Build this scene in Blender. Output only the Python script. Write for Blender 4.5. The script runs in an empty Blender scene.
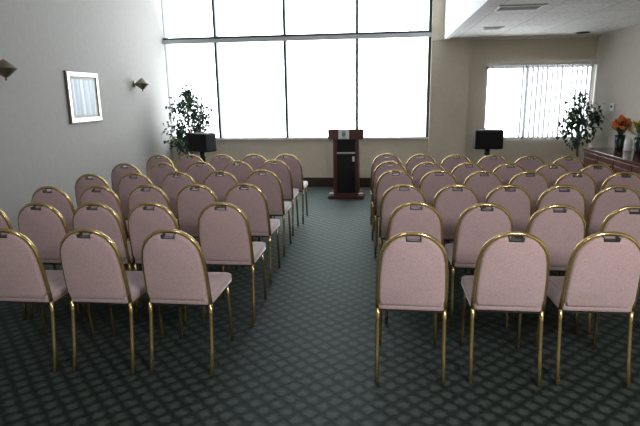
import bpy, bmesh, math, random
from mathutils import Vector, Matrix
random.seed(11)
SC = bpy.context.scene
COL = SC.collection
PI = math.pi

# ------------------------------------------------------------------ materials
def mat(name, color, rough=0.6, metal=0.0, spec=0.5, coat=0.0):
    m = bpy.data.materials.new(name); m.use_nodes = True
    b = m.node_tree.nodes['Principled BSDF']
    b.inputs['Base Color'].default_value = (*color, 1)
    b.inputs['Roughness'].default_value = rough
    b.inputs['Metallic'].default_value = metal
    b.inputs['Specular IOR Level'].default_value = spec
    b.inputs['Coat Weight'].default_value = coat
    return m

def noisy(m, scale, c1, c2, bump=0.0, coord='Object', detail=4):
    nt = m.node_tree; n = nt.nodes; l = nt.links
    b = n['Principled BSDF']
    tc = n.new('ShaderNodeTexCoord'); tx = n.new('ShaderNodeTexNoise')
    tx.inputs['Scale'].default_value = scale; tx.inputs['Detail'].default_value = detail
    l.new(tc.outputs[coord], tx.inputs['Vector'])
    r = n.new('ShaderNodeValToRGB')
    r.color_ramp.elements[0].position = 0.35; r.color_ramp.elements[0].color = (*c1, 1)
    r.color_ramp.elements[1].position = 0.65; r.color_ramp.elements[1].color = (*c2, 1)
    l.new(tx.outputs['Fac'], r.inputs['Fac']); l.new(r.outputs['Color'], b.inputs['Base Color'])
    if bump:
        bp = n.new('ShaderNodeBump'); bp.inputs['Strength'].default_value = bump
        bp.inputs['Distance'].default_value = 0.004
        l.new(tx.outputs['Fac'], bp.inputs['Height']); l.new(bp.outputs['Normal'], b.inputs['Normal'])
    return m

def wood(name, c1, c2, rough=0.3, axis='Z'):
    m = mat(name, c1, rough, coat=0.3)
    nt = m.node_tree; n = nt.nodes; l = nt.links
    tc = n.new('ShaderNodeTexCoord'); mp = n.new('ShaderNodeMapping')
    mp.inputs['Scale'].default_value = {'Z': (18, 18, 1.2), 'Y': (18, 1.2, 18), 'X': (1.2, 18, 18)}[axis]
    tx = n.new('ShaderNodeTexNoise'); tx.inputs['Scale'].default_value = 2.2; tx.inputs['Detail'].default_value = 6
    r = n.new('ShaderNodeValToRGB')
    r.color_ramp.elements[0].position = 0.3; r.color_ramp.elements[0].color = (*c1, 1)
    r.color_ramp.elements[1].position = 0.7; r.color_ramp.elements[1].color = (*c2, 1)
    l.new(tc.outputs['Object'], mp.inputs['Vector']); l.new(mp.outputs['Vector'], tx.inputs['Vector'])
    l.new(tx.outputs['Fac'], r.inputs['Fac']); l.new(r.outputs['Color'], n['Principled BSDF'].inputs['Base Color'])
    return m

def carpet_mat():
    m = mat('carpet', (0.05, 0.07, 0.065), 0.72, spec=0.30)
    nt = m.node_tree; n = nt.nodes; l = nt.links
    b = n['Principled BSDF']
    tc = n.new('ShaderNodeTexCoord'); sp = n.new('ShaderNodeSeparateXYZ')
    l.new(tc.outputs['Object'], sp.inputs[0])
    def M(op, a, bb=None):
        k = n.new('ShaderNodeMath'); k.operation = op
        for i, v in enumerate((a, bb)):
            if v is None: continue
            if isinstance(v, (int, float)): k.inputs[i].default_value = v
            else: l.new(v, k.inputs[i])
        return k.outputs[0]
    P = 0.125                                   # lattice period of the woven diamonds
    u = M('MULTIPLY', M('ADD', sp.outputs[0], sp.outputs[1]), PI / P)
    v = M('MULTIPLY', M('SUBTRACT', sp.outputs[0], sp.outputs[1]), PI / P)
    g = M('MULTIPLY', M('ABSOLUTE', M('SINE', u)), M('ABSOLUTE', M('SINE', v)))
    nz = n.new('ShaderNodeTexNoise'); nz.inputs['Scale'].default_value = 38; nz.inputs['Detail'].default_value = 3
    l.new(tc.outputs['Object'], nz.inputs['Vector'])
    g2 = M('ADD', g, M('MULTIPLY', M('SUBTRACT', nz.outputs['Fac'], 0.5), 1.3))
    r = n.new('ShaderNodeValToRGB'); cr = r.color_ramp
    cr.elements[0].position = 0.10; cr.elements[0].color = (0.003, 0.005, 0.005, 1)
    cr.elements[1].position = 0.85; cr.elements[1].color = (0.030, 0.039, 0.038, 1)
    e = cr.elements.new(0.45); e.color = (0.013, 0.018, 0.018, 1)
    l.new(g2, r.inputs['Fac']); l.new(r.outputs['Color'], b.inputs['Base Color'])
    b.inputs['Sheen Weight'].default_value = 0.9
    b.inputs['Sheen Roughness'].default_value = 0.22
    b.inputs['Sheen Tint'].default_value = (0.72, 1.0, 0.93, 1); b.inputs['Specular Tint'].default_value = (0.72, 1.0, 0.93, 1)
    bp = n.new('ShaderNodeBump'); bp.inputs['Strength'].default_value = 0.35; bp.inputs['Distance'].default_value = 0.006
    l.new(g2, bp.inputs['Height']); l.new(bp.outputs['Normal'], b.inputs['Normal'])
    return m

def tile_mat():
    m = mat('acoustic_tile', (0.62, 0.62, 0.6), 0.9)
    nt = m.node_tree; n = nt.nodes; l = nt.links
    tc = n.new('ShaderNodeTexCoord')
    br = n.new('ShaderNodeTexBrick'); br.offset = 0
    br.inputs['Scale'].default_value = 1; br.inputs['Brick Width'].default_value = 0.6
    br.inputs['Row Height'].default_value = 0.6; br.inputs['Mortar Size'].default_value = 0.012
    br.inputs['Color1'].default_value = (0.84, 0.84, 0.82, 1); br.inputs['Color2'].default_value = (0.76, 0.76, 0.74, 1)
    br.inputs['Mortar'].default_value = (0.62, 0.62, 0.6, 1)
    nz = n.new('ShaderNodeTexNoise'); nz.inputs['Scale'].default_value = 26; nz.inputs['Detail'].default_value = 5
    mx = n.new('ShaderNodeMix'); mx.data_type = 'RGBA'; mx.blend_type = 'MULTIPLY'; mx.inputs[0].default_value = 0.5
    rr = n.new('ShaderNodeValToRGB'); rr.color_ramp.elements[0].position = 0.36; rr.color_ramp.elements[0].color = (.55, .55, .55, 1)
    rr.color_ramp.elements[1].position = 0.55
    l.new(tc.outputs['Object'], br.inputs['Vector']); l.new(tc.outputs['Object'], nz.inputs['Vector'])
    l.new(nz.outputs['Fac'], rr.inputs['Fac'])
    l.new(br.outputs['Color'], mx.inputs[6]); l.new(rr.outputs['Color'], mx.inputs[7])
    l.new(mx.outputs[2], n['Principled BSDF'].inputs['Base Color'])
    return m

def glass_mat():
    m = bpy.data.materials.new('window_glass'); m.use_nodes = True
    nt = m.node_tree; n = nt.nodes; l = nt.links; n.clear()
    o = n.new('ShaderNodeOutputMaterial'); mx = n.new('ShaderNodeMixShader')
    t = n.new('ShaderNodeBsdfTransparent'); g = n.new('ShaderNodeBsdfGlossy')
    t.inputs[0].default_value = (0.96, 0.98, 0.98, 1); g.inputs['Roughness'].default_value = 0.02
    mx.inputs[0].default_value = 0.05
    l.new(t.outputs[0], mx.inputs[1]); l.new(g.outputs[0], mx.inputs[2]); l.new(mx.outputs[0], o.inputs[0])
    return m

def blind_mat():
    m = bpy.data.materials.new('blind_fabric'); m.use_nodes = True
    nt = m.node_tree; n = nt.nodes; l = nt.links; n.clear()
    o = n.new('ShaderNodeOutputMaterial'); mx = n.new('ShaderNodeMixShader')
    d = n.new('ShaderNodeBsdfDiffuse'); t = n.new('ShaderNodeBsdfTranslucent')
    d.inputs[0].default_value = (0.85, 0.85, 0.85, 1); t.inputs[0].default_value = (0.42, 0.425, 0.43, 1)
    mx.inputs[0].default_value = 0.55
    l.new(d.outputs[0], mx.inputs[1]); l.new(t.outputs[0], mx.inputs[2]); l.new(mx.outputs[0], o.inputs[0])
    return m

def reflection_mat():  # streaks are the blinds' reflection in the glass, painted into the colour
    m = mat('picture_reflection', (0.4, 0.45, 0.5), 0.3, spec=0.3)
    nt = m.node_tree; n = nt.nodes; l = nt.links
    tc = n.new('ShaderNodeTexCoord'); mp = n.new('ShaderNodeMapping'); mp.inputs['Scale'].default_value = (1, 9, 0.35)
    tx = n.new('ShaderNodeTexNoise'); tx.inputs['Scale'].default_value = 1.7; tx.inputs['Detail'].default_value = 2
    r = n.new('ShaderNodeValToRGB'); cr = r.color_ramp
    cr.elements[0].position = 0.3; cr.elements[0].color = (0.13, 0.17, 0.20, 1)
    cr.elements[1].position = 0.66; cr.elements[1].color = (0.62, 0.66, 0.69, 1)
    e = cr.elements.new(0.5); e.color = (0.30, 0.38, 0.44, 1)
    l.new(tc.outputs['Object'], mp.inputs[0]); l.new(mp.outputs[0], tx.inputs['Vector'])
    l.new(tx.outputs['Fac'], r.inputs[0]); l.new(r.outputs[0], n['Principled BSDF'].inputs['Base Color'])
    return m

def emit(name, color, s):
    m = bpy.data.materials.new(name); m.use_nodes = True
    b = m.node_tree.nodes['Principled BSDF']
    b.inputs['Base Color'].default_value = (*color, 1)
    b.inputs['Emission Color'].default_value = (*color, 1); b.inputs['Emission Strength'].default_value = s
    return m

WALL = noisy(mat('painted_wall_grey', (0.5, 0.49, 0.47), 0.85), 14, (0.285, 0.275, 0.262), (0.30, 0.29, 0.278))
BEIGE = noisy(mat('painted_wall_beige', (0.4, 0.34, 0.27), 0.85), 14, (0.58, 0.52, 0.415), (0.61, 0.545, 0.44))
RWALL = noisy(mat('painted_wall_cream', (0.6, 0.57, 0.5), 0.85), 14, (0.60, 0.56, 0.48), (0.63, 0.59, 0.51))
WHITE = noisy(mat('white_plaster', (0.8, 0.8, 0.8), 0.8), 9, (0.76, 0.77, 0.78), (0.8, 0.81, 0.82))
CARPET = carpet_mat(); TILE = tile_mat(); GLASS = glass_mat(); BLIND = blind_mat()
DARKALU = mat('dark_mullion', (0.03, 0.04, 0.045), 0.45, 0.3)
PALEALU = mat('pale_transom', (0.5, 0.52, 0.54), 0.4, 0.6)
BASEB = wood('mahogany_baseboard', (0.028, 0.013, 0.010), (0.055, 0.025, 0.018), 0.35, 'X')
MAHOG = wood('mahogany', (0.045, 0.012, 0.010), (0.10, 0.028, 0.022), 0.28)
CHERRY = wood('cherry_veneer', (0.055, 0.014, 0.011), (0.11, 0.03, 0.022), 0.25)
POLISH = wood('polished_cherry', (0.055, 0.014, 0.011), (0.11, 0.03, 0.022), 0.12, 'Y')
FABRIC = noisy(mat('mauve_fabric', (0.33, 0.25, 0.26), 0.95, spec=0.2), 160, (0.34, 0.255, 0.268), (0.45, 0.350, 0.365), bump=0.25)
_f = FABRIC.node_tree.nodes['Principled BSDF']
_f.inputs['Sheen Weight'].default_value = 1.0; _f.inputs['Sheen Roughness'].default_value = 0.35
BRASS = mat('brass_tube', (0.50, 0.385, 0.17), 0.2, 0.85)
UNDER = mat('black_underseat', (0.012, 0.012, 0.013), 0.7)
BLACK = mat('black_plastic', (0.008, 0.009, 0.011), 0.5, spec=0.25)
BLACKM = mat('black_metal', (0.015, 0.015, 0.016), 0.4, 0.5)
CLOTHG = noisy(mat('speaker_cloth', (0.01, 0.01, 0.011), 0.9), 300, (0.003, 0.003, 0.004), (0.009, 0.009, 0.010))
STEEL = mat('brushed_steel', (0.55, 0.55, 0.56), 0.3, 0.9)
SILVER = noisy(mat('silver_frame', (0.62, 0.6, 0.56), 0.3, 0.7), 40, (0.36, 0.34, 0.30), (0.55, 0.53, 0.49))
DKFRAME = mat('dark_frame_edge', (0.09, 0.08, 0.07), 0.5)
MATB = mat('white_mat_board', (0.50, 0.51, 0.50), 0.8)
PICT = reflection_mat()
BRONZE = mat('aged_bronze', (0.16, 0.135, 0.09), 0.45, 0.5)
LEAF = noisy(mat('ficus_leaf', (0.03, 0.07, 0.03), 0.45), 6, (0.015, 0.045, 0.025), (0.04, 0.085, 0.045))
LEAF2 = noisy(mat('yellow_green_leaf', (0.12, 0.16, 0.02), 0.5), 20, (0.07, 0.13, 0.02), (0.32, 0.30, 0.04))
BARK = noisy(mat('bark', (0.1, 0.075, 0.045), 0.9), 30, (0.07, 0.05, 0.03), (0.14, 0.10, 0.06), bump=0.5)
POT = noisy(mat('basket_pot', (0.16, 0.1, 0.05), 0.7), 40, (0.10, 0.06, 0.03), (0.2, 0.13, 0.07), bump=0.5)
SOIL = noisy(mat('soil', (0.03, 0.02, 0.015), 1.0), 60, (0.015, 0.01, 0.008), (0.05, 0.035, 0.025), bump=0.6)
ORANGE = noisy(mat('orange_petal', (0.7, 0.2, 0.04), 0.6), 25, (0.75, 0.16, 0.03), (0.90, 0.45, 0.14))
YELLOW = noisy(mat('yellow_petal', (0.7, 0.5, 0.06), 0.6), 25, (0.55, 0.42, 0.04), (0.75, 0.6, 0.12))
DKGLASS = mat('dark_green_vase', (0.01, 0.025, 0.022), 0.12)
CERAM = mat('white_ceramic', (0.75, 0.77, 0.78), 0.25)
PLATE = mat('white_switch_plastic', (0.72, 0.73, 0.72), 0.4)
EMBLEM_W = mat('emblem_white', (0.72, 0.76, 0.74), 0.4)
EMBLEM_G = mat('emblem_grey_green', (0.16, 0.24, 0.22), 0.45)
FILLGLOW = emit('fill_diffuser', (1.0, 0.93, 0.82), 5.0)  # glow of the added fill panels behind the camera
VENTW = mat('vent_white', (0.55, 0.55, 0.54), 0.6)
VENTD = mat('vent_dark', (0.03, 0.03, 0.03), 0.8)

# ------------------------------------------------------------------ geometry helpers
def bm_box(bm, x0, x1, y0, y1, z0, z1, bev=0.0):
    r = bmesh.ops.create_cube(bm, size=1.0)
    vs = r['verts']
    for v in vs:
        v.co = Vector(((x0 + x1) / 2 + v.co.x * (x1 - x0), (y0 + y1) / 2 + v.co.y * (y1 - y0), (z0 + z1) / 2 + v.co.z * (z1 - z0)))
    if bev:
        es = list({e for v in vs for e in v.link_edges})
        bmesh.ops.bevel(bm, geom=es, offset=bev, segments=2, affect='EDGES', profile=0.5)
    return bm

def bm_tube(bm, pts, rad, seg=8, closed=False, cap=True):
    pts = [Vector(p) for p in pts]; n = len(pts)
    rad = rad if isinstance(rad, (list, tuple)) else [rad] * n
    rings = []; prev = None
    for i, p in enumerate(pts):
        a = pts[(i - 1) % n] if (closed or i > 0) else p
        b = pts[(i + 1) % n] if (closed or i < n - 1) else p
        t = (b - a).normalized()
        if prev is None:
            ref = Vector((0, 1, 0)) if abs(t.y) < 0.9 else Vector((1, 0, 0))
            nx = t.cross(ref).normalized()
        else:
            nx = (prev - t * prev.dot(t)).normalized()
        prev = nx; ny = t.cross(nx)
        rings.append([bm.verts.new(p + (nx * math.cos(2 * PI * k / seg) + ny * math.sin(2 * PI * k / seg)) * rad[i]) for k in range(seg)])
    m = n if closed else n - 1
    for i in range(m):
        A = rings[i]; B = rings[(i + 1) % n]
        for k in range(seg):
            f = bm.faces.new((A[k], A[(k + 1) % seg], B[(k + 1) % seg], B[k])); f.smooth = True
    if cap and not closed:
        bm.faces.new(rings[0][::-1]); bm.faces.new(rings[-1])
    return bm

def bm_lathe(bm, prof, seg=20, cx=0, cy=0):
    rings = []
    for r, z in prof:
        if r < 1e-5: rings.append([bm.verts.new((cx, cy, z))])
        else: rings.append([bm.verts.new((cx + r * math.cos(2 * PI * k / seg), cy + r * math.sin(2 * PI * k / seg), z)) for k in range(seg)])
    for A, B in zip(rings, rings[1:]):
        for k in range(seg):
            k2 = (k + 1) % seg
            if len(A) == 1 and len(B) == 1: continue
            if len(A) == 1: f = bm.faces.new((A[0], B[k2], B[k]))
            elif len(B) == 1: f = bm.faces.new((A[k], A[k2], B[0]))
            else: f = bm.faces.new((A[k], A[k2], B[k2], B[k]))
            f.smooth = True
    return bm

def bm_pad(bm, outline, thick, axis, puff=0.006, rim=0.012):
    """cushion: an outline polygon thickened, with softly domed faces on both sides"""
    if axis == 'Y': vs = [bm.verts.new((p[0], -thick / 2, p[1])) for p in outline]
    else: vs = [bm.verts.new((p[0], p[1], -thick / 2)) for p in outline]
    f = bm.faces.new(vs)
    ex = bmesh.ops.extrude_face_region(bm, geom=[f])
    d = Vector((0, thick, 0)) if axis == 'Y' else Vector((0, 0, thick))
    for v in ex['geom']:
        if isinstance(v, bmesh.types.BMVert): v.co += d
    bmesh.ops.recalc_face_normals(bm, faces=bm.faces)
    for big in sorted(bm.faces, key=lambda q: -q.calc_area())[:2]:
        bmesh.ops.inset_region(bm, faces=[big], thickness=rim * 0.5, depth=puff * 0.7)
        bmesh.ops.inset_region(bm, faces=[big], thickness=rim, depth=puff * 0.45)
        bmesh.ops.inset_region(bm, faces=[big], thickness=rim * 2.2, depth=puff * 0.35)
    for q in bm.faces: q.smooth = True
    return bm

def obj(name, bm, m, parent=None, loc=None, kind=None, label=None):
    me = bpy.data.meshes.new(name)
    bmesh.ops.recalc_face_normals(bm, faces=bm.faces)
    bm.to_mesh(me); bm.free()
    o = bpy.data.objects.new(name, me); COL.objects.link(o)
    for mm in (m if isinstance(m, (list, tuple)) else [m]): me.materials.append(mm)
    if parent: o.parent = parent
    if loc: o.location = loc
    if kind: o['kind'] = kind
    if label: o['label'] = label
    return o

def NB(): return bmesh.new()
def boxes(*bs, bev=0.0):
    bm = NB()
    for b in bs: bm_box(bm, *b, bev=bev)
    return bm

def thing(name, label, cat, loc=(0, 0, 0), rz=0, group=None):
    o = bpy.data.objects.new(name, None); COL.objects.link(o); o.empty_display_size = 0.1
    o.location = loc; o.rotation_euler = (0, 0, rz); o['label'] = label; o['category'] = cat
    if group: o['group'] = group
    return o
def tag(o, label, cat, group=None):
    o['label'] = label; o['category'] = cat
    if group: o['group'] = group
    return o
def struct(name, bm, m, parent=None): return obj(name, bm, m, parent, kind='structure')
def struct_empty(name, loc=(0, 0, 0)):
    o = bpy.data.objects.new(name, None); COL.objects.link(o); o.location = loc; o['kind'] = 'structure'; return o

# ------------------------------------------------------------------ setting
XL, XR, YB, YR = -3.92, 3.45, 9.35, -4.0      # left wall, right wall, window wall, rear wall
ZH, ZL, XS = 4.3, 2.53, 0.98                  # high ceiling, low ceiling, soffit face
struct('floor', boxes((XL - .2, XR + .2, YR - .2, YB + .2, -0.1, 0.0)), CARPET)
struct('wall_left', boxes((XL - .2, XL, YR - .2, YB + .2, 0, ZH)), WALL)
struct('wall_right', boxes((XR, XR + .2, YR - .2, YB + .2, 0, ZL + .1)), RWALL)
struct('wall_rear', boxes((XL, XR, YR - .2, YR, 0, ZH)), WALL)
W1 = (XL, 0.78, 0.895, 4.0)                   # big window
W2 = (1.70, 3.43, 0.845, 2.07)                # window with blinds
struct('wall_back', boxes((XL, W1[1], YB, YB + .2, 0, W1[2]), (XL, W1[1], YB, YB + .2, W1[3], ZH),
                          (W1[1], 1.41, YB - .10, YB + .2, 0, ZH),
                          (1.41, W2[0], YB, YB + .2, 0, ZL + .1), (W2[0], XR, YB, YB + .2, 0, W2[2]), (W2[0], XR, YB, YB + .2, W2[3], ZL + .1)), BEIGE)
struct('ceiling', boxes((XL - .2, XS, YR - .2, YB + .2, ZH, ZH + .1)), WHITE)
struct('trim_1', boxes((XS, XS + .08, YR, YB - .1, ZL - .02, ZH)), WHITE)          # vertical soffit face
struct('ceiling_low', boxes((XS + .08, XR, YR, YB, ZL, ZL + .1)), TILE)
struct('trim_2', boxes((W1[1], XR, YB - .125, YB - .1, ZL - .035, ZL), (1.41, XR, YB - .1, YB, ZL - .035, ZL)), BEIGE)
struct('baseboard_back', boxes((XL, W1[1], YB - .02, YB, 0, .17), (W1[1] - .02, 1.43, YB - .12, YB - .1, 0, .17), (1.43, XR, YB - .02, YB, 0, .17)), BASEB)
struct('baseboard_left', boxes((XL, XL + .018, YR, YB - .02, 0, .13)), BASEB)
struct('baseboard_right', boxes((XR - .018, XR, YR, YB - .02, 0, .13)), BASEB)

# big window: mullions, transom, one pane per opening
win = struct_empty('window_1', (0, YB, 0))
mx = [-2.97, -1.725, -0.47, W1[1] - .025]
TZ = 2.64
obj('window_frame', boxes(*[(x - .022, x + .022, -.03, .09, W1[2], W1[3]) for x in mx],
                          (XL, W1[1], -.03, .09, W1[3] - .05, W1[3]), (XL, XL + .006, .02, .09, W1[2], W1[3])), DARKALU, win)
obj('transom', boxes((XL, W1[1], -.045, .09, TZ - .005, TZ + .03)), DARKALU, win)
obj('transom_ledge', boxes((XL, W1[1], -.055, .09, TZ - .075, TZ - .005)), PALEALU, win)
obj('window_sill', boxes((XL, W1[1], -.03, .12, W1[2] - .03, W1[2] + .004)), WHITE, win)
xs = [XL + .006] + [v for x in mx for v in (x - .022, x + .022)][:-1]
for i in range(0, 8, 2):
    for z0, z1 in ((W1[2], TZ - .075), (TZ + .03, W1[3] - .05)):
        obj('pane', boxes((xs[i], xs[i + 1], .03, .036, z0, z1)), GLASS, win)

win2 = struct_empty('window_2', (0, YB, 0))
obj('window_frame', boxes((W2[0], W2[0] + .04, .02, .1, W2[2], W2[3]), (W2[1] - .04, W2[1], .02, .1, W2[2], W2[3]),
                          (W2[0], W2[1], .02, .1, W2[2], W2[2] + .04), (W2[0], W2[1], .02, .1, W2[3] - .04, W2[3]),
                          (2.36, 2.40, .02, .1, W2[2], W2[3])), PALEALU, win2)
obj('pane', boxes((W2[0] + .04, 2.36, .055, .061, W2[2] + .04, W2[3] - .04)), GLASS, win2)
obj('pane', boxes((2.40, W2[1] - .04, .055, .061, W2[2] + .04, W2[3] - .04)), GLASS, win2)

# vertical blind in front of it
bl = thing('vertical_blind', 'white vertical slat blind drawn across the right-hand window', 'blind', (0, YB - .06, 0))
obj('headrail', boxes((W2[0] + .0, XR - .02, -.025, .03, W2[3] - .0, W2[3] + .045)), WHITE, bl)
bm = NB(); xx = W2[0] + .05
while xx < XR - .06:
    a = math.radians(52 if xx > 2.25 else 74) + random.uniform(-.06, .06)
    c, s = math.cos(a) * .043, math.sin(a) * .043
    vs = [bm.verts.new(p) for p in ((xx - c, -s, W2[3]), (xx + c, s, W2[3]), (xx + c, s, W2[2] + .015), (xx - c, -s, W2[2] + .015))]
    bm.faces.new(vs); xx += 0.078
sl = obj('slats', bm, BLIND, bl)
sd = sl.modifiers.new('t', 'SOLIDIFY'); sd.thickness = 0.0015

# ceiling vents / fittings in the low ceiling
def vent(x, y, w, d, label):
    t = thing('ceiling_vent', label, 'vent', (x, y, ZL), 0, 'ceiling air vents')
    obj('frame', boxes((-w, w, -d, -d + .03, -.012, 0), (-w, w, d - .03, d, -.012, 0), (-w, -w + .03, -d + .03, d - .03, -.012, 0), (w - .03, w, -d + .03, d - .03, -.012, 0)), VENTW, t)
    obj('backing', boxes((-w + .03, w - .03, -d + .03, d - .03, -.003, 0)), VENTD, t)
    b = NB(); n = 5
    for i in range(n):
        yy = -d + .03 + (2 * d - .06) * (i + .5) / n
        bm_box(b, -w + .03, w - .03, yy - .006, yy + .001, -.010, -.004)
    obj('slat', b, VENTW, t)
vent(1.42, 6.1, .24, .16, 'louvred ceiling vent in the low ceiling nearest the camera')
vent(1.50, 7.95, .14, .12, 'small louvred ceiling vent in the low ceiling near the pillar')
t = thing('ceiling_downlight', 'small dark round fitting in the low ceiling near the right wall', 'ceiling light', (3.05, 8.9, ZL))
b = NB(); bm_lathe(b, [(.10, 0), (.10, -.012), (.07, -.014), (.07, -.002), (0, -.002)]); obj('ring', b, VENTD, t)

# ------------------------------------------------------------------ banquet chair
def arch(half, zt, notch=None, inset=0.0, zb=0.45):
    """right-hand outline of the crowned back from bottom to top: (x, z)"""
    pr = [(.190, .45), (.190, .52), (.189, .60), (.186, .68), (.180, .745), (.170, .797), (.152, .838), (.124, .870), (.090, .894), (.055, .909), (.028, .9135)]
    return pr
PR = arch(0, 0)
def lean(z): return -.185 - (max(z, .40) - .45) * .17
def make_chair(label):
    t = thing('banquet_chair', label, 'chair')
    b = NB(); pts = [(x, lean(z), z) for x, z in PR] + [(0, lean(.915), .9145)] + [(-x, lean(z), z) for x, z in PR[::-1]]
    bm_tube(b, pts, .0132, 8); obj('back_frame', b, BRASS, t)
    # upholstered back with the hand slot cut in its top edge
    ins = .008
    R_ = [(.172, .478)] + [(x - ins * (1 if z < .86 else .8), z - (0 if z < .83 else ins * .8)) for x, z in PR[1:]][:-2] + [(.060, .896), (.041, .893), (.039, .874)]
    out = R_ + [(-x, z) for x, z in R_[::-1]]
    b = NB(); bm_pad(b, out, .036, 'Y', .010, .0042)
    for v in b.verts: v.co.y += lean(v.co.z)
    obj('backrest', b, FABRIC, t)
    b = NB()
    for q in ((-.041, .041, .870, .8785), (-.041, -.035, .8785, .8955), (.035, .041, .8785, .8955)):
        bm_box(b, q[0], q[1], -.025, .025, q[2], q[3])
    for v in b.verts: v.co.y += lean(v.co.z)
    obj('hand_grip', b, UNDER, t, label='dark edging of the hand slot')
    # seat cushion
    o = []
    for cx, cy, a0 in ((.160, .195, 0), (-.160, .195, 90), (-.157, -.160, 180), (.157, -.160, 270)):
        for k in range(5):
            a = math.radians(a0 + k * 22.5); o.append((cx + .045 * math.cos(a), cy + .045 * math.sin(a)))
    b = NB(); bm_pad(b, o, .040, 'Z', .008, .014)
    for v in b.verts: v.co.z += .470
    obj('seat', b, FABRIC, t)
    b = NB(); bm_box(b, -.178, .178, -.18, .205, .426, .4425); obj('seat_base', b, UNDER, t)
    b = NB()
    bm_tube(b, [(.182, -.13, .430), (.182, .19, .430), (.16, .212, .430), (-.16, .212, .430), (-.182, .19, .430), (-.182, -.13, .430), (-.16, -.15, .43), (.16, -.15, .43)], .0105, 6, closed=True)
    obj('seat_frame', b, BRASS, t)
    for s in (1, -1):
        b = NB(); bm_tube(b, [(s * .190, lean(.45), .452), (s * .190, -.187, .38), (s * .191, -.215, .16), (s * .192, -.245, .006)], .0118, 8); obj('leg', b, BRASS, t)
    for s in (1, -1):
        b = NB(); bm_tube(b, [(s * .172, .20, .430), (s * .176, .205, .34), (s * .182, .22, .006)], .0112, 8); obj('leg', b, BRASS, t)
    return t

def dup(root, loc, rz, label):
    r = root.copy(); COL.objects.link(r); r.location = loc; r.rotation_euler = (0, 0, rz); r['label'] = label
    for ch in list(root.children):
        c = ch.copy(); COL.objects.link(c); c.parent = r
        for g in list(ch.children):
            d = g.copy(); COL.objects.link(d); d.parent = c
    return r

# hand-slot positions (x, y) of every chair, row by row from the camera; each row runs left to right
LEFT = [
 [(-2.20, 2.69), (-1.70, 2.715), (-1.205, 2.735)],
 [(-2.91, 3.394), (-2.475, 3.416), (-2.07, 3.436), (-1.657, 3.456), (-1.135, 3.482)],
 [(-2.831, 4.075), (-2.419, 4.122), (-1.987, 4.176), (-1.605, 4.224), (-1.182, 4.281)],
 [(-2.792, 4.78), (-2.414, 4.857), (-2.033, 4.937), (-1.643, 5.009), (-1.224, 5.098)],
 [(-2.811, 5.581), (-2.447, 5.649), (-2.042, 5.741), (-1.664, 5.822), (-1.282, 5.906)],
 [(-2.83, 6.428), (-2.394, 6.448), (-2.041, 6.465), (-1.652, 6.483), (-1.24, 6.502)]]
RIGHT = [
 [(0.171, 2.76), (0.713, 2.796), (1.202, 2.827)],
 [(0.229, 3.562), (0.694, 3.543), (1.16, 3.525), (1.624, 3.505)],
 [(0.173, 4.279), (0.6, 4.279), (1.018, 4.279), (1.448, 4.279), (1.83, 4.279)],
 [(0.126, 5.107), (0.519, 5.09), (0.957, 5.072), (1.374, 5.054), (1.798, 5.036), (2.176, 5.02)],
 [(0.097, 5.779), (0.527, 5.728), (0.922, 5.681), (1.304, 5.636), (1.673, 5.591), (2.023, 5.55)],
 [(0.083, 6.516), (0.448, 6.472), (0.826, 6.425), (1.239, 6.376), (1.617, 6.328), (1.984, 6.283)]]
ROWW = ['nearest row', 'second row from camera', 'third row from camera', 'third row from lectern', 'second row from lectern', 'row closest to lectern']
SEATW = ['aisle seat', 'second from aisle', 'third from aisle', 'fourth from aisle', 'fifth from aisle', 'sixth from aisle']
def spread(row, gap=.416):
    xs_ = [p[0] for p in row]                   # neighbours stand side by side, never inside one another
    for it in range(400):
        for k in range(len(xs_) - 1):
            d = gap - (xs_[k + 1] - xs_[k])
            if d > 0: xs_[k] -= d / 2; xs_[k + 1] += d / 2
    k = 0 if row[0][0] > -.5 else -1            # the aisle end of the row stays closest to its line
    sh = .6 * (row[k][0] - xs_[k])
    return [(x + sh, p[1]) for x, p in zip(xs_, row)]
proto = None
for side, rows in (('left', LEFT), ('right', RIGHT)):
    for i, row in enumerate(rows):
        n = len(row); row = spread(row)
        for j, (x, y) in enumerate(row):
            seat = (n - 1 - j) if side == 'left' else j
            lab = 'mauve chair %s of the aisle, %s, %s' % (side, ROWW[i], SEATW[seat])
            rz = math.radians(random.uniform(-.6, .6)); loc = (x, y + .262, 0)
            if proto is None:
                proto = make_chair(lab); proto.location = loc; proto.rotation_euler.z = rz
                proto['group'] = 'mauve banquet chairs in rows either side of the aisle'
            else: dup(proto, loc, rz, lab)

# ------------------------------------------------------------------ lectern
t = thing('lectern', 'dark mahogany lectern with a pale emblem plate, standing at the end of the aisle', 'lectern', (-.59, 8.42, 0))
# the audience side faces -y
obj('base', boxes((-.29, .29, -.21, .24, 0, .05), (-.25, .25, -.18, .21, .05, .085), bev=.008), MAHOG, t)
for s in (-1, 1):
    obj('side_post', boxes((s * .175 - .03, s * .175 + .03, -.15, .18, .085, .97), bev=.006), MAHOG, t)
obj('front_panel', boxes((-.145, .145, -.125, -.105, .085, .97)), BLACK, t, label='black front panel')
obj('rear_panel', boxes((-.145, .145, .14, .16, .085, .97)), MAHOG, t)
obj('cross_bar', boxes((-.145, .145, -.145, -.125, .725, .75)), STEEL, t, label='thin silver bar across the black panel')
b = NB()
for v in ((-.28, -.20, .955), (.28, -.20, .955), (.28, .26, .955), (-.28, .26, .955), (-.28, -.20, 1.12), (.28, -.20, 1.12), (.28, .26, 1.02), (-.28, .26, 1.02)): b.verts.new(v)
b.verts.ensure_lookup_table()
for f in ((0, 3, 2, 1), (0, 1, 5, 4), (1, 2, 6, 5), (2, 3, 7, 6), (3, 0, 4, 7), (4, 5, 6, 7)): b.faces.new([b.verts[k] for k in f])
bmesh.ops.bevel(b, geom=list(b.edges), offset=.006, segments=2, affect='EDGES')
top = obj('reading_top', b, MAHOG, t)
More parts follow.
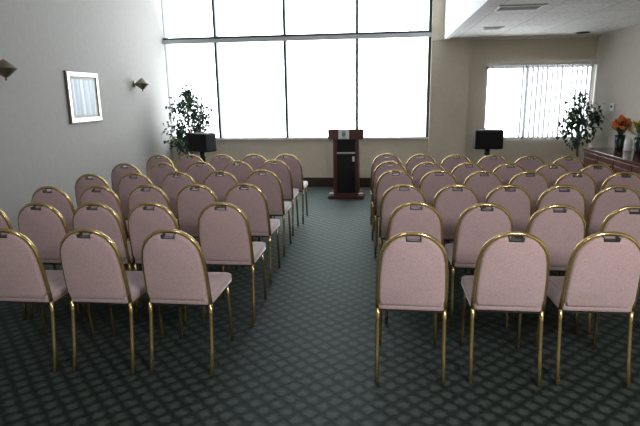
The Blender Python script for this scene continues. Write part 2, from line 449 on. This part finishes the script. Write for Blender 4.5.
pl = obj('emblem_plate', boxes((-.115, .055, -.209, -.2005, .965, 1.11)), EMBLEM_W, top, label='pale plate with a grey-green crest')
b = NB()   # crest: a shield with a small crown above and a bar beneath
vs = [b.verts.new((x - .03, -.2125, z)) for x, z in ((-.03, 1.07), (.03, 1.07), (.032, 1.03), (.018, 1.005), (0, .993), (-.018, 1.005), (-.032, 1.03))]
f = b.faces.new(vs); ex = bmesh.ops.extrude_face_region(b, geom=[f])
for v in ex['geom']:
    if isinstance(v, bmesh.types.BMVert): v.co.y += .004
for k in (-.02, 0, .02): bm_box(b, k - .036, k - .024, -.2125, -.2085, 1.075, 1.09)
bm_box(b, -.075, .015, -.2125, -.2085, .974, .984)
obj('emblem', b, EMBLEM_G, t)
for s in (-1, 1):
    obj('corner_cap', boxes((s * .235 - .035, s * .235 + .035, -.188, -.165, .05, .095), bev=.004), STEEL, t, label='bright metal corner cap')
b = NB(); bm_box(b, .10, .135, -.131, -.125, .60, .68, .003); obj('notice_card', b, EMBLEM_W, t, label='small white card on the black panel')

# ------------------------------------------------------------------ speakers on stands
def speaker_stand(x, y, rz, lab_s, lab_b, tilt=0, z=.80):
    st = thing('speaker_stand', lab_s, 'stand', (x, y, 0), rz, 'speaker stands')
    b = NB(); bm_tube(b, [(0, 0, .12), (0, 0, z - .10)], .02, 10); obj('pole', b, BLACKM, st)
    b = NB(); bm_tube(b, [(0, 0, z - .17), (0, 0, z)], .042, 12); obj('collar', b, BLACKM, st)
    for k in range(3):
        a = PI / 2 + k * 2 * PI / 3
        b = NB(); bm_tube(b, [(.02 * math.cos(a), .02 * math.sin(a), .30), (.27 * math.cos(a), .27 * math.sin(a), .012)], .012, 8); obj('leg', b, BLACKM, st)
    sp = thing('speaker', lab_b, 'speaker', (x, y, z + .0015), rz, 'speakers beside the lectern')
    h = .29
    b = NB(); bm_box(b, -.212, .212, -.11, .12, 0, h, .022)
    bo = obj('cabinet', b, BLACK, sp)
    b = NB(); bm_box(b, -.19, .19, -.118, -.111, .02, h - .02, .003); g = obj('grille', b, CLOTHG, sp)
    b = NB(); bm_tube(b, [(-.06, 0, h - .002), (-.05, 0, h + .022), (.05, 0, h + .022), (.06, 0, h - .002)], .008, 6); hd = obj('handle', b, BLACKM, sp)
    if tilt: sp.rotation_euler = (tilt, 0, rz)
speaker_stand(1.585, 8.25, 0, 'thick-poled black speaker stand in front of the pillar and blinds', 'black box speaker on a stand left of the blinds window')
speaker_stand(-2.85, 7.98, math.radians(-30), 'black speaker stand beside the left ficus tree', 'black box speaker partly behind the left ficus leaves', z=.80)

# ------------------------------------------------------------------ ficus trees
def ficus(loc, lab, seed, cz, rx, rz_, nleaf, clusters):
    rnd = random.Random(seed)
    t = thing('ficus_tree', lab, 'potted tree', loc, 0, 'potted ficus trees')
    b = NB(); bm_lathe(b, [(0, .002), (.125, .002), (.15, .06), (.17, .28), (.18, .30), (.165, .30), (.155, .27), (0, .265)], 20); obj('pot', b, POT, t)
    b = NB(); bm_lathe(b, [(.153, .262), (.1, .275), (0, .28)], 16); obj('soil', b, SOIL, t)
    b = NB(); bm_tube(b, [(0, 0, .27), (.015, .01, .55), (-.012, .0, .85), (.005, 0, cz), (0, .01, cz + rz_ * .75)], [.024, .02, .018, .014, .006], 8)
    br = []
    for k in range(16):
        a = rnd.uniform(0, 2 * PI); z0 = rnd.uniform(cz - rz_ * .75, cz + rz_ * .5)
        L = rx * rnd.uniform(.5, .95); e = Vector((math.cos(a) * L, math.sin(a) * L, z0 + rnd.uniform(.05, .28)))
        bm_tube(b, [(0, 0, z0), tuple((Vector((0, 0, z0)) + e) / 2 + Vector((0, 0, .05))), tuple(e)], [.008, .006, .003], 5); br.append((Vector((0, 0, z0)), e))
    obj('trunk', b, BARK, t)
    b = NB()
    for i in range(nleaf):
        if clusters and rnd.random() < .75:
            c, cr = rnd.choice(clusters)
            p = Vector(c) + Vector((rnd.gauss(0, cr), rnd.gauss(0, cr), rnd.gauss(0, cr)))
        else:
            o, e = rnd.choice(br); k = rnd.uniform(.35, 1.05)
            p = o.lerp(e, k) + Vector((rnd.gauss(0, .05), rnd.gauss(0, .05), rnd.gauss(-.02, .05)))
        L = rnd.uniform(.06, .10); w = L * .30
        p.x = min(max(p.x, XL + .12 - loc[0]), XR - .12 - loc[0]); p.y = min(p.y, YB - .22 - loc[1])
        M = Matrix.Rotation(rnd.uniform(0, 2 * PI), 3, 'Z') @ Matrix.Rotation(rnd.uniform(-.3, 1.3), 3, 'Y') @ Matrix.Rotation(rnd.uniform(-.7, .7), 3, 'X')
        q = [p + M @ Vector(v) for v in ((0, 0, 0), (L * .4, w, .006), (L, 0, -.008), (L * .4, -w, .006), (L * .5, 0, -.004))]
        vv = [b.verts.new(x) for x in q]
        b.faces.new((vv[0], vv[4], vv[1])); b.faces.new((vv[1], vv[4], vv[2])); b.faces.new((vv[2], vv[4], vv[3])); b.faces.new((vv[3], vv[4], vv[0]))
    obj('foliage', b, LEAF, t)
ficus((-3.38, 8.85, 0), 'tall leafy ficus tree in the left corner beside the big window', 5, 1.22, .36, .55, 1500,
      [((0, 0, 1.70), .06), ((-.1, 0, 1.45), .10), ((.15, 0, 1.5), .09), ((-.05, 0, 1.2), .13), ((.2, -.05, 1.22), .10), ((-.2, 0, 1.0), .10), ((.05, -.1, .95), .12), ((.22, 0, 1.35), .09), ((-.05, 0, .78), .10)])
ficus((3.07, 8.72, 0), 'slim leafy ficus tree in front of the blinds at the right corner', 9, 1.25, .34, .40, 640,
      [((0, 0, 1.55), .05), ((.02, 0, 1.4), .07), ((-.12, 0, 1.25), .08), ((.12, 0, 1.22), .10), ((0, 0, 1.15), .09), ((.30, 0, 1.28), .06), ((-.2, 0, 1.05), .06), ((.08, 0, 1.0), .08), ((-.05, 0, .88), .06)])

# ------------------------------------------------------------------ sideboard along the right wall
CX0, CX1, CY0, CY1, CH = 2.85, XR - .005, 5.35, 7.88, .85
t = thing('sideboard', 'long dark cherry sideboard against the right wall with flower vases on it', 'sideboard', (CX0, CY0, 0))
W, D = CX1 - CX0, CY1 - CY0
obj('body', boxes((.02, W - .02, .02, D - .02, .07, CH - .03)), CHERRY, t)
obj('plinth', boxes((.05, W - .02, .04, D - .04, 0, .07)), UNDER, t)
obj('worktop', boxes((0, W, 0, D, CH - .03, CH), bev=.006), POLISH, t)
nd = 5
for k in range(nd):
    y0 = .03 + (D - .06) * k / nd + .008; y1 = .03 + (D - .06) * (k + 1) / nd - .008
    d = obj('door', boxes((.004, .02, y0, y1, .09, CH - .05), bev=.003), CHERRY, t)
    obj('panel', boxes((-.003, .004, y0 + .06, y1 - .06, .16, CH - .12), bev=.003), CHERRY, d)
    b = NB(); bm_tube(b, [(-.004, y1 - .035, .52), (-.022, y1 - .035, .53), (-.022, y1 - .035, .60), (-.004, y1 - .035, .61)], .004, 6); obj('handle', b, BRASS, d)

def bouquet(name, loc, lab, petal, n, seed, rr, h0):
    rnd = random.Random(seed)
    v = thing('vase', 'dark glass vase holding ' + lab + ' on the sideboard', 'vase', loc, 0, 'dark vases on the sideboard')
    b = NB(); bm_lathe(b, [(0, .001), (.048, .001), (.055, .03), (.062, .12), (.066, .2), (.06, .2), (.055, .12), (.048, .035), (0, .03)], 18); obj('vessel', b, DKGLASS, v)
    t = thing('bouquet', lab + ' arranged in a dark vase on the sideboard', 'flowers', (loc[0], loc[1], loc[2] + .035), 0, 'flower arrangements on the sideboard')
    bs, bp, bl_ = NB(), NB(), NB()
    heads = []
    for i in range(n):
        a = rnd.uniform(0, 2 * PI); r = rr * math.sqrt(rnd.random()); z = h0 + .12 * (1 - (r / rr) ** 2) + rnd.uniform(-.05, .03)
        p = Vector((math.cos(a) * r, math.sin(a) * r, z)); heads.append(p)
        bm_tube(bs, [(p.x * .15, p.y * .15, .004), (p.x * .25, p.y * .25, .17), tuple(p)], .003, 5)
        tilt = Vector((p.x, p.y, .12)).normalized(); q = tilt.to_track_quat('Z', 'Y')
        fb = NB()
        for ring, (m_, L, up) in enumerate(((8, .042, .012), (6, .03, .024), (5, .018, .03))):
            for k in range(m_):
                aa = 2 * PI * (k + .5 * ring) / m_; ca, sa = math.cos(aa), math.sin(aa); w = L * .42
                pts = [(0, 0, 0), (ca * L * .6 - sa * w, sa * L * .6 + ca * w, up), (ca * L, sa * L, up * 1.3), (ca * L * .6 + sa * w, sa * L * .6 - ca * w, up)]
                bp.faces.new([bp.verts.new(p + q @ Vector(x)) for x in pts])
        fb.free()
    for i in range(46):
        a = rnd.uniform(0, 2 * PI); r = rr * rnd.uniform(.3, 1.05); z = h0 - .06 + rnd.uniform(-.05, .12)
        p = Vector((math.cos(a) * r, math.sin(a) * r, z)); o = p * .35; o.z = h0 - .1
        d = (p - o).normalized(); sd_ = d.cross(Vector((0, 0, 1))).normalized() * .014
        L = .08; vs = [bl_.verts.new(x) for x in (p - d * .02, p + d * L * .4 + sd_, p + d * L, p + d * L * .4 - sd_)]
        bl_.faces.new(vs)
    obj('stems', bs, LEAF, t); obj('petals', bp, petal, t); obj('leaves', bl_, LEAF2 if petal is YELLOW else LEAF, t)
bouquet('o', (3.22, 7.62, CH), 'a round bunch of orange flowers', ORANGE, 30, 3, .105, .27)
bouquet('y', (3.30, 7.22, CH), 'a bunch of yellow and green flowers', YELLOW, 16, 8, .105, .27)
t = thing('ceramic_jar', 'white jar between the two flower vases on the sideboard', 'jar', (3.25, 7.42, CH))
b = NB(); bm_lathe(b, [(0, .001), (.045, .001), (.05, .02), (.05, .13), (.042, .15), (.036, .152), (.04, .13), (.04, .02), (0, .015)], 18); obj('body', b, CERAM, t)
b = NB(); bm_lathe(b, [(.044, .152), (.044, .16), (.02, .168), (.008, .17), (.01, .182), (0, .186)], 16); obj('lid', b, CERAM, t)

t = thing('thermostat', 'small white thermostat box on the right wall above the sideboard', 'thermostat', (XR, 8.5, 1.40))
obj('cover', boxes((-.03, .004, -.075, .075, -.055, .055), bev=.003), PLATE, t)
obj('dial', boxes((-.034, -.03, -.03, .03, -.01, .025), bev=.001), VENTD, t)

# ------------------------------------------------------------------ left wall: picture and sconces
t = thing('framed_picture', 'silver-framed glazed picture on the left wall, pale blue blind reflections painted in', 'picture', (XL, 6.58, 1.665))
hw, hh = .36, .315
fw = .055
obj('frame', boxes((.0, .03, -hw, hw, hh - fw, hh), (.0, .03, -hw, hw, -hh, -hh + fw), (.0, .03, -hw, -hw + fw, -hh + fw, hh - fw), (.0, .03, hw - fw, hw, -hh + fw, hh - fw), bev=.004), SILVER, t)
obj('frame_edge', boxes((.0, .022, -hw - .012, -hw, -hh - .012, hh + .012), (.0, .022, hw, hw + .012, -hh - .012, hh + .012), (.0, .022, -hw, hw, hh, hh + .012), (.0, .022, -hw, hw, -hh - .012, -hh)), DKFRAME, t, label='dark outer edge')
obj('mat_board', boxes((.004, .012, -hw + fw, hw - fw, -hh + fw, hh - fw)), MATB, t)
obj('print', boxes((.012, .015, -hw + fw + .035, hw - fw - .035, -hh + fw + .035, hh - fw - .035)), PICT, t)

def sconce(y, z, lab):
    t = thing('wall_sconce', lab, 'wall lamp', (XL, y, z), 0, 'bronze wall sconces')
    b = NB()
    prof = [(.05, 0), (.05, .012), (.035, .02), (0, .022)]
    bm_lathe(b, prof, 16); bmesh.ops.rotate(b, verts=b.verts, cent=(0, 0, 0), matrix=Matrix.Rotation(PI / 2, 3, 'Y')); obj('backplate', b, BRONZE, t)
    b = NB(); bm_tube(b, [(.018, 0, -.0), (.05, 0, -.03), (.08, 0, -.02)], .009, 8); obj('arm', b, BRONZE, t)
    b = NB(); bm_lathe(b, [(0, -.085), (.03, -.075), (.075, -.035), (.115, .0), (.120, .006), (.112, .010)], 20, .135, 0); obj('bowl', b, BRONZE, t)
    b = NB(); bm_lathe(b, [(.110, .010), (.07, .045), (.035, .075), (.012, .09), (0, .095)], 20, .135, 0); obj('cap', b, BRONZE, t)
    b = NB(); bm_lathe(b, [(0, -.118), (.014, -.108), (.008, -.096), (.016, -.083)], 10, .135, 0); obj('finial', b, BRONZE, t)
sconce(5.0, 1.955, 'bronze bowl wall sconce nearest the camera, left of the framed picture')
sconce(8.05, 1.855, 'bronze bowl wall sconce between the framed picture and the big window')

# ------------------------------------------------------------------ fill panels added behind the camera, out of view, and daylight
def add_fill(x, y, z, power, lab):
    t = thing('fill_panel', lab, 'ceiling light', (x, y, z), 0, 'added fill panels')
    obj('frame', boxes((-.32, .32, -.62, -.60, -.04, 0), (-.32, .32, .60, .62, -.04, 0), (-.32, -.30, -.60, .60, -.04, 0), (.30, .32, -.60, .60, -.04, 0)), VENTW, t)
    obj('diffuser', boxes((-.30, .30, -.60, .60, -.03, -.01)), FILLGLOW, t)
    l = bpy.data.lights.new('fill_light', 'AREA'); l.shape = 'RECTANGLE'; l.size = .6; l.size_y = 1.2; l.energy = power; l.color = (1.0, .92, .87)
    o = bpy.data.objects.new('fill_light', l); COL.objects.link(o); o.parent = t; o.location = (0, 0, -.045)
    return t
add_fill(-1.6, -1.2, ZH, 70, 'added rectangular fill panel on the high ceiling behind the camera')
add_fill(1.45, -.2, ZL, 200, 'added rectangular fill panel on the low ceiling behind the camera')

w = bpy.data.worlds.new('sky'); SC.world = w; w.use_nodes = True
bg = w.node_tree.nodes['Background']; bg.inputs[0].default_value = (0.95, 0.97, 1.0, 1); bg.inputs[1].default_value = 9.0
def portal(x0, x1, z0, z1):
    l = bpy.data.lights.new('window_portal', 'AREA'); l.shape = 'RECTANGLE'; l.size = x1 - x0; l.size_y = z1 - z0
    l.cycles.is_portal = True
    o = bpy.data.objects.new('window_portal', l); COL.objects.link(o)
    o.location = ((x0 + x1) / 2, YB + .19, (z0 + z1) / 2); o.rotation_euler = (-PI / 2, 0, 0)
portal(*W1); portal(*W2)

# ------------------------------------------------------------------ camera
cam = bpy.data.cameras.new('camera'); co = bpy.data.objects.new('camera', cam); COL.objects.link(co)
yaw, pitch, roll = math.radians(7.04), math.radians(12.888), math.radians(0.9)
cam.sensor_fit = 'HORIZONTAL'; cam.sensor_width = 36; cam.lens = 520 / 640 * 36
co.matrix_world = Matrix.Translation((0, 0, 1.66)) @ Matrix.Rotation(yaw, 4, 'Z') @ Matrix.Rotation(PI / 2 - pitch, 4, 'X') @ Matrix.Rotation(-roll, 4, 'Z')
SC.camera = co
SC.view_settings.view_transform = 'Standard'; SC.view_settings.look = 'None'
SC.view_settings.exposure = 0.1; SC.view_settings.gamma = 1; SC.view_settings.use_curve_mapping = False
SC.cycles.max_bounces = 10; SC.cycles.diffuse_bounces = 5; SC.cycles.transparent_max_bounces = 16
SC.cycles.use_denoising = True
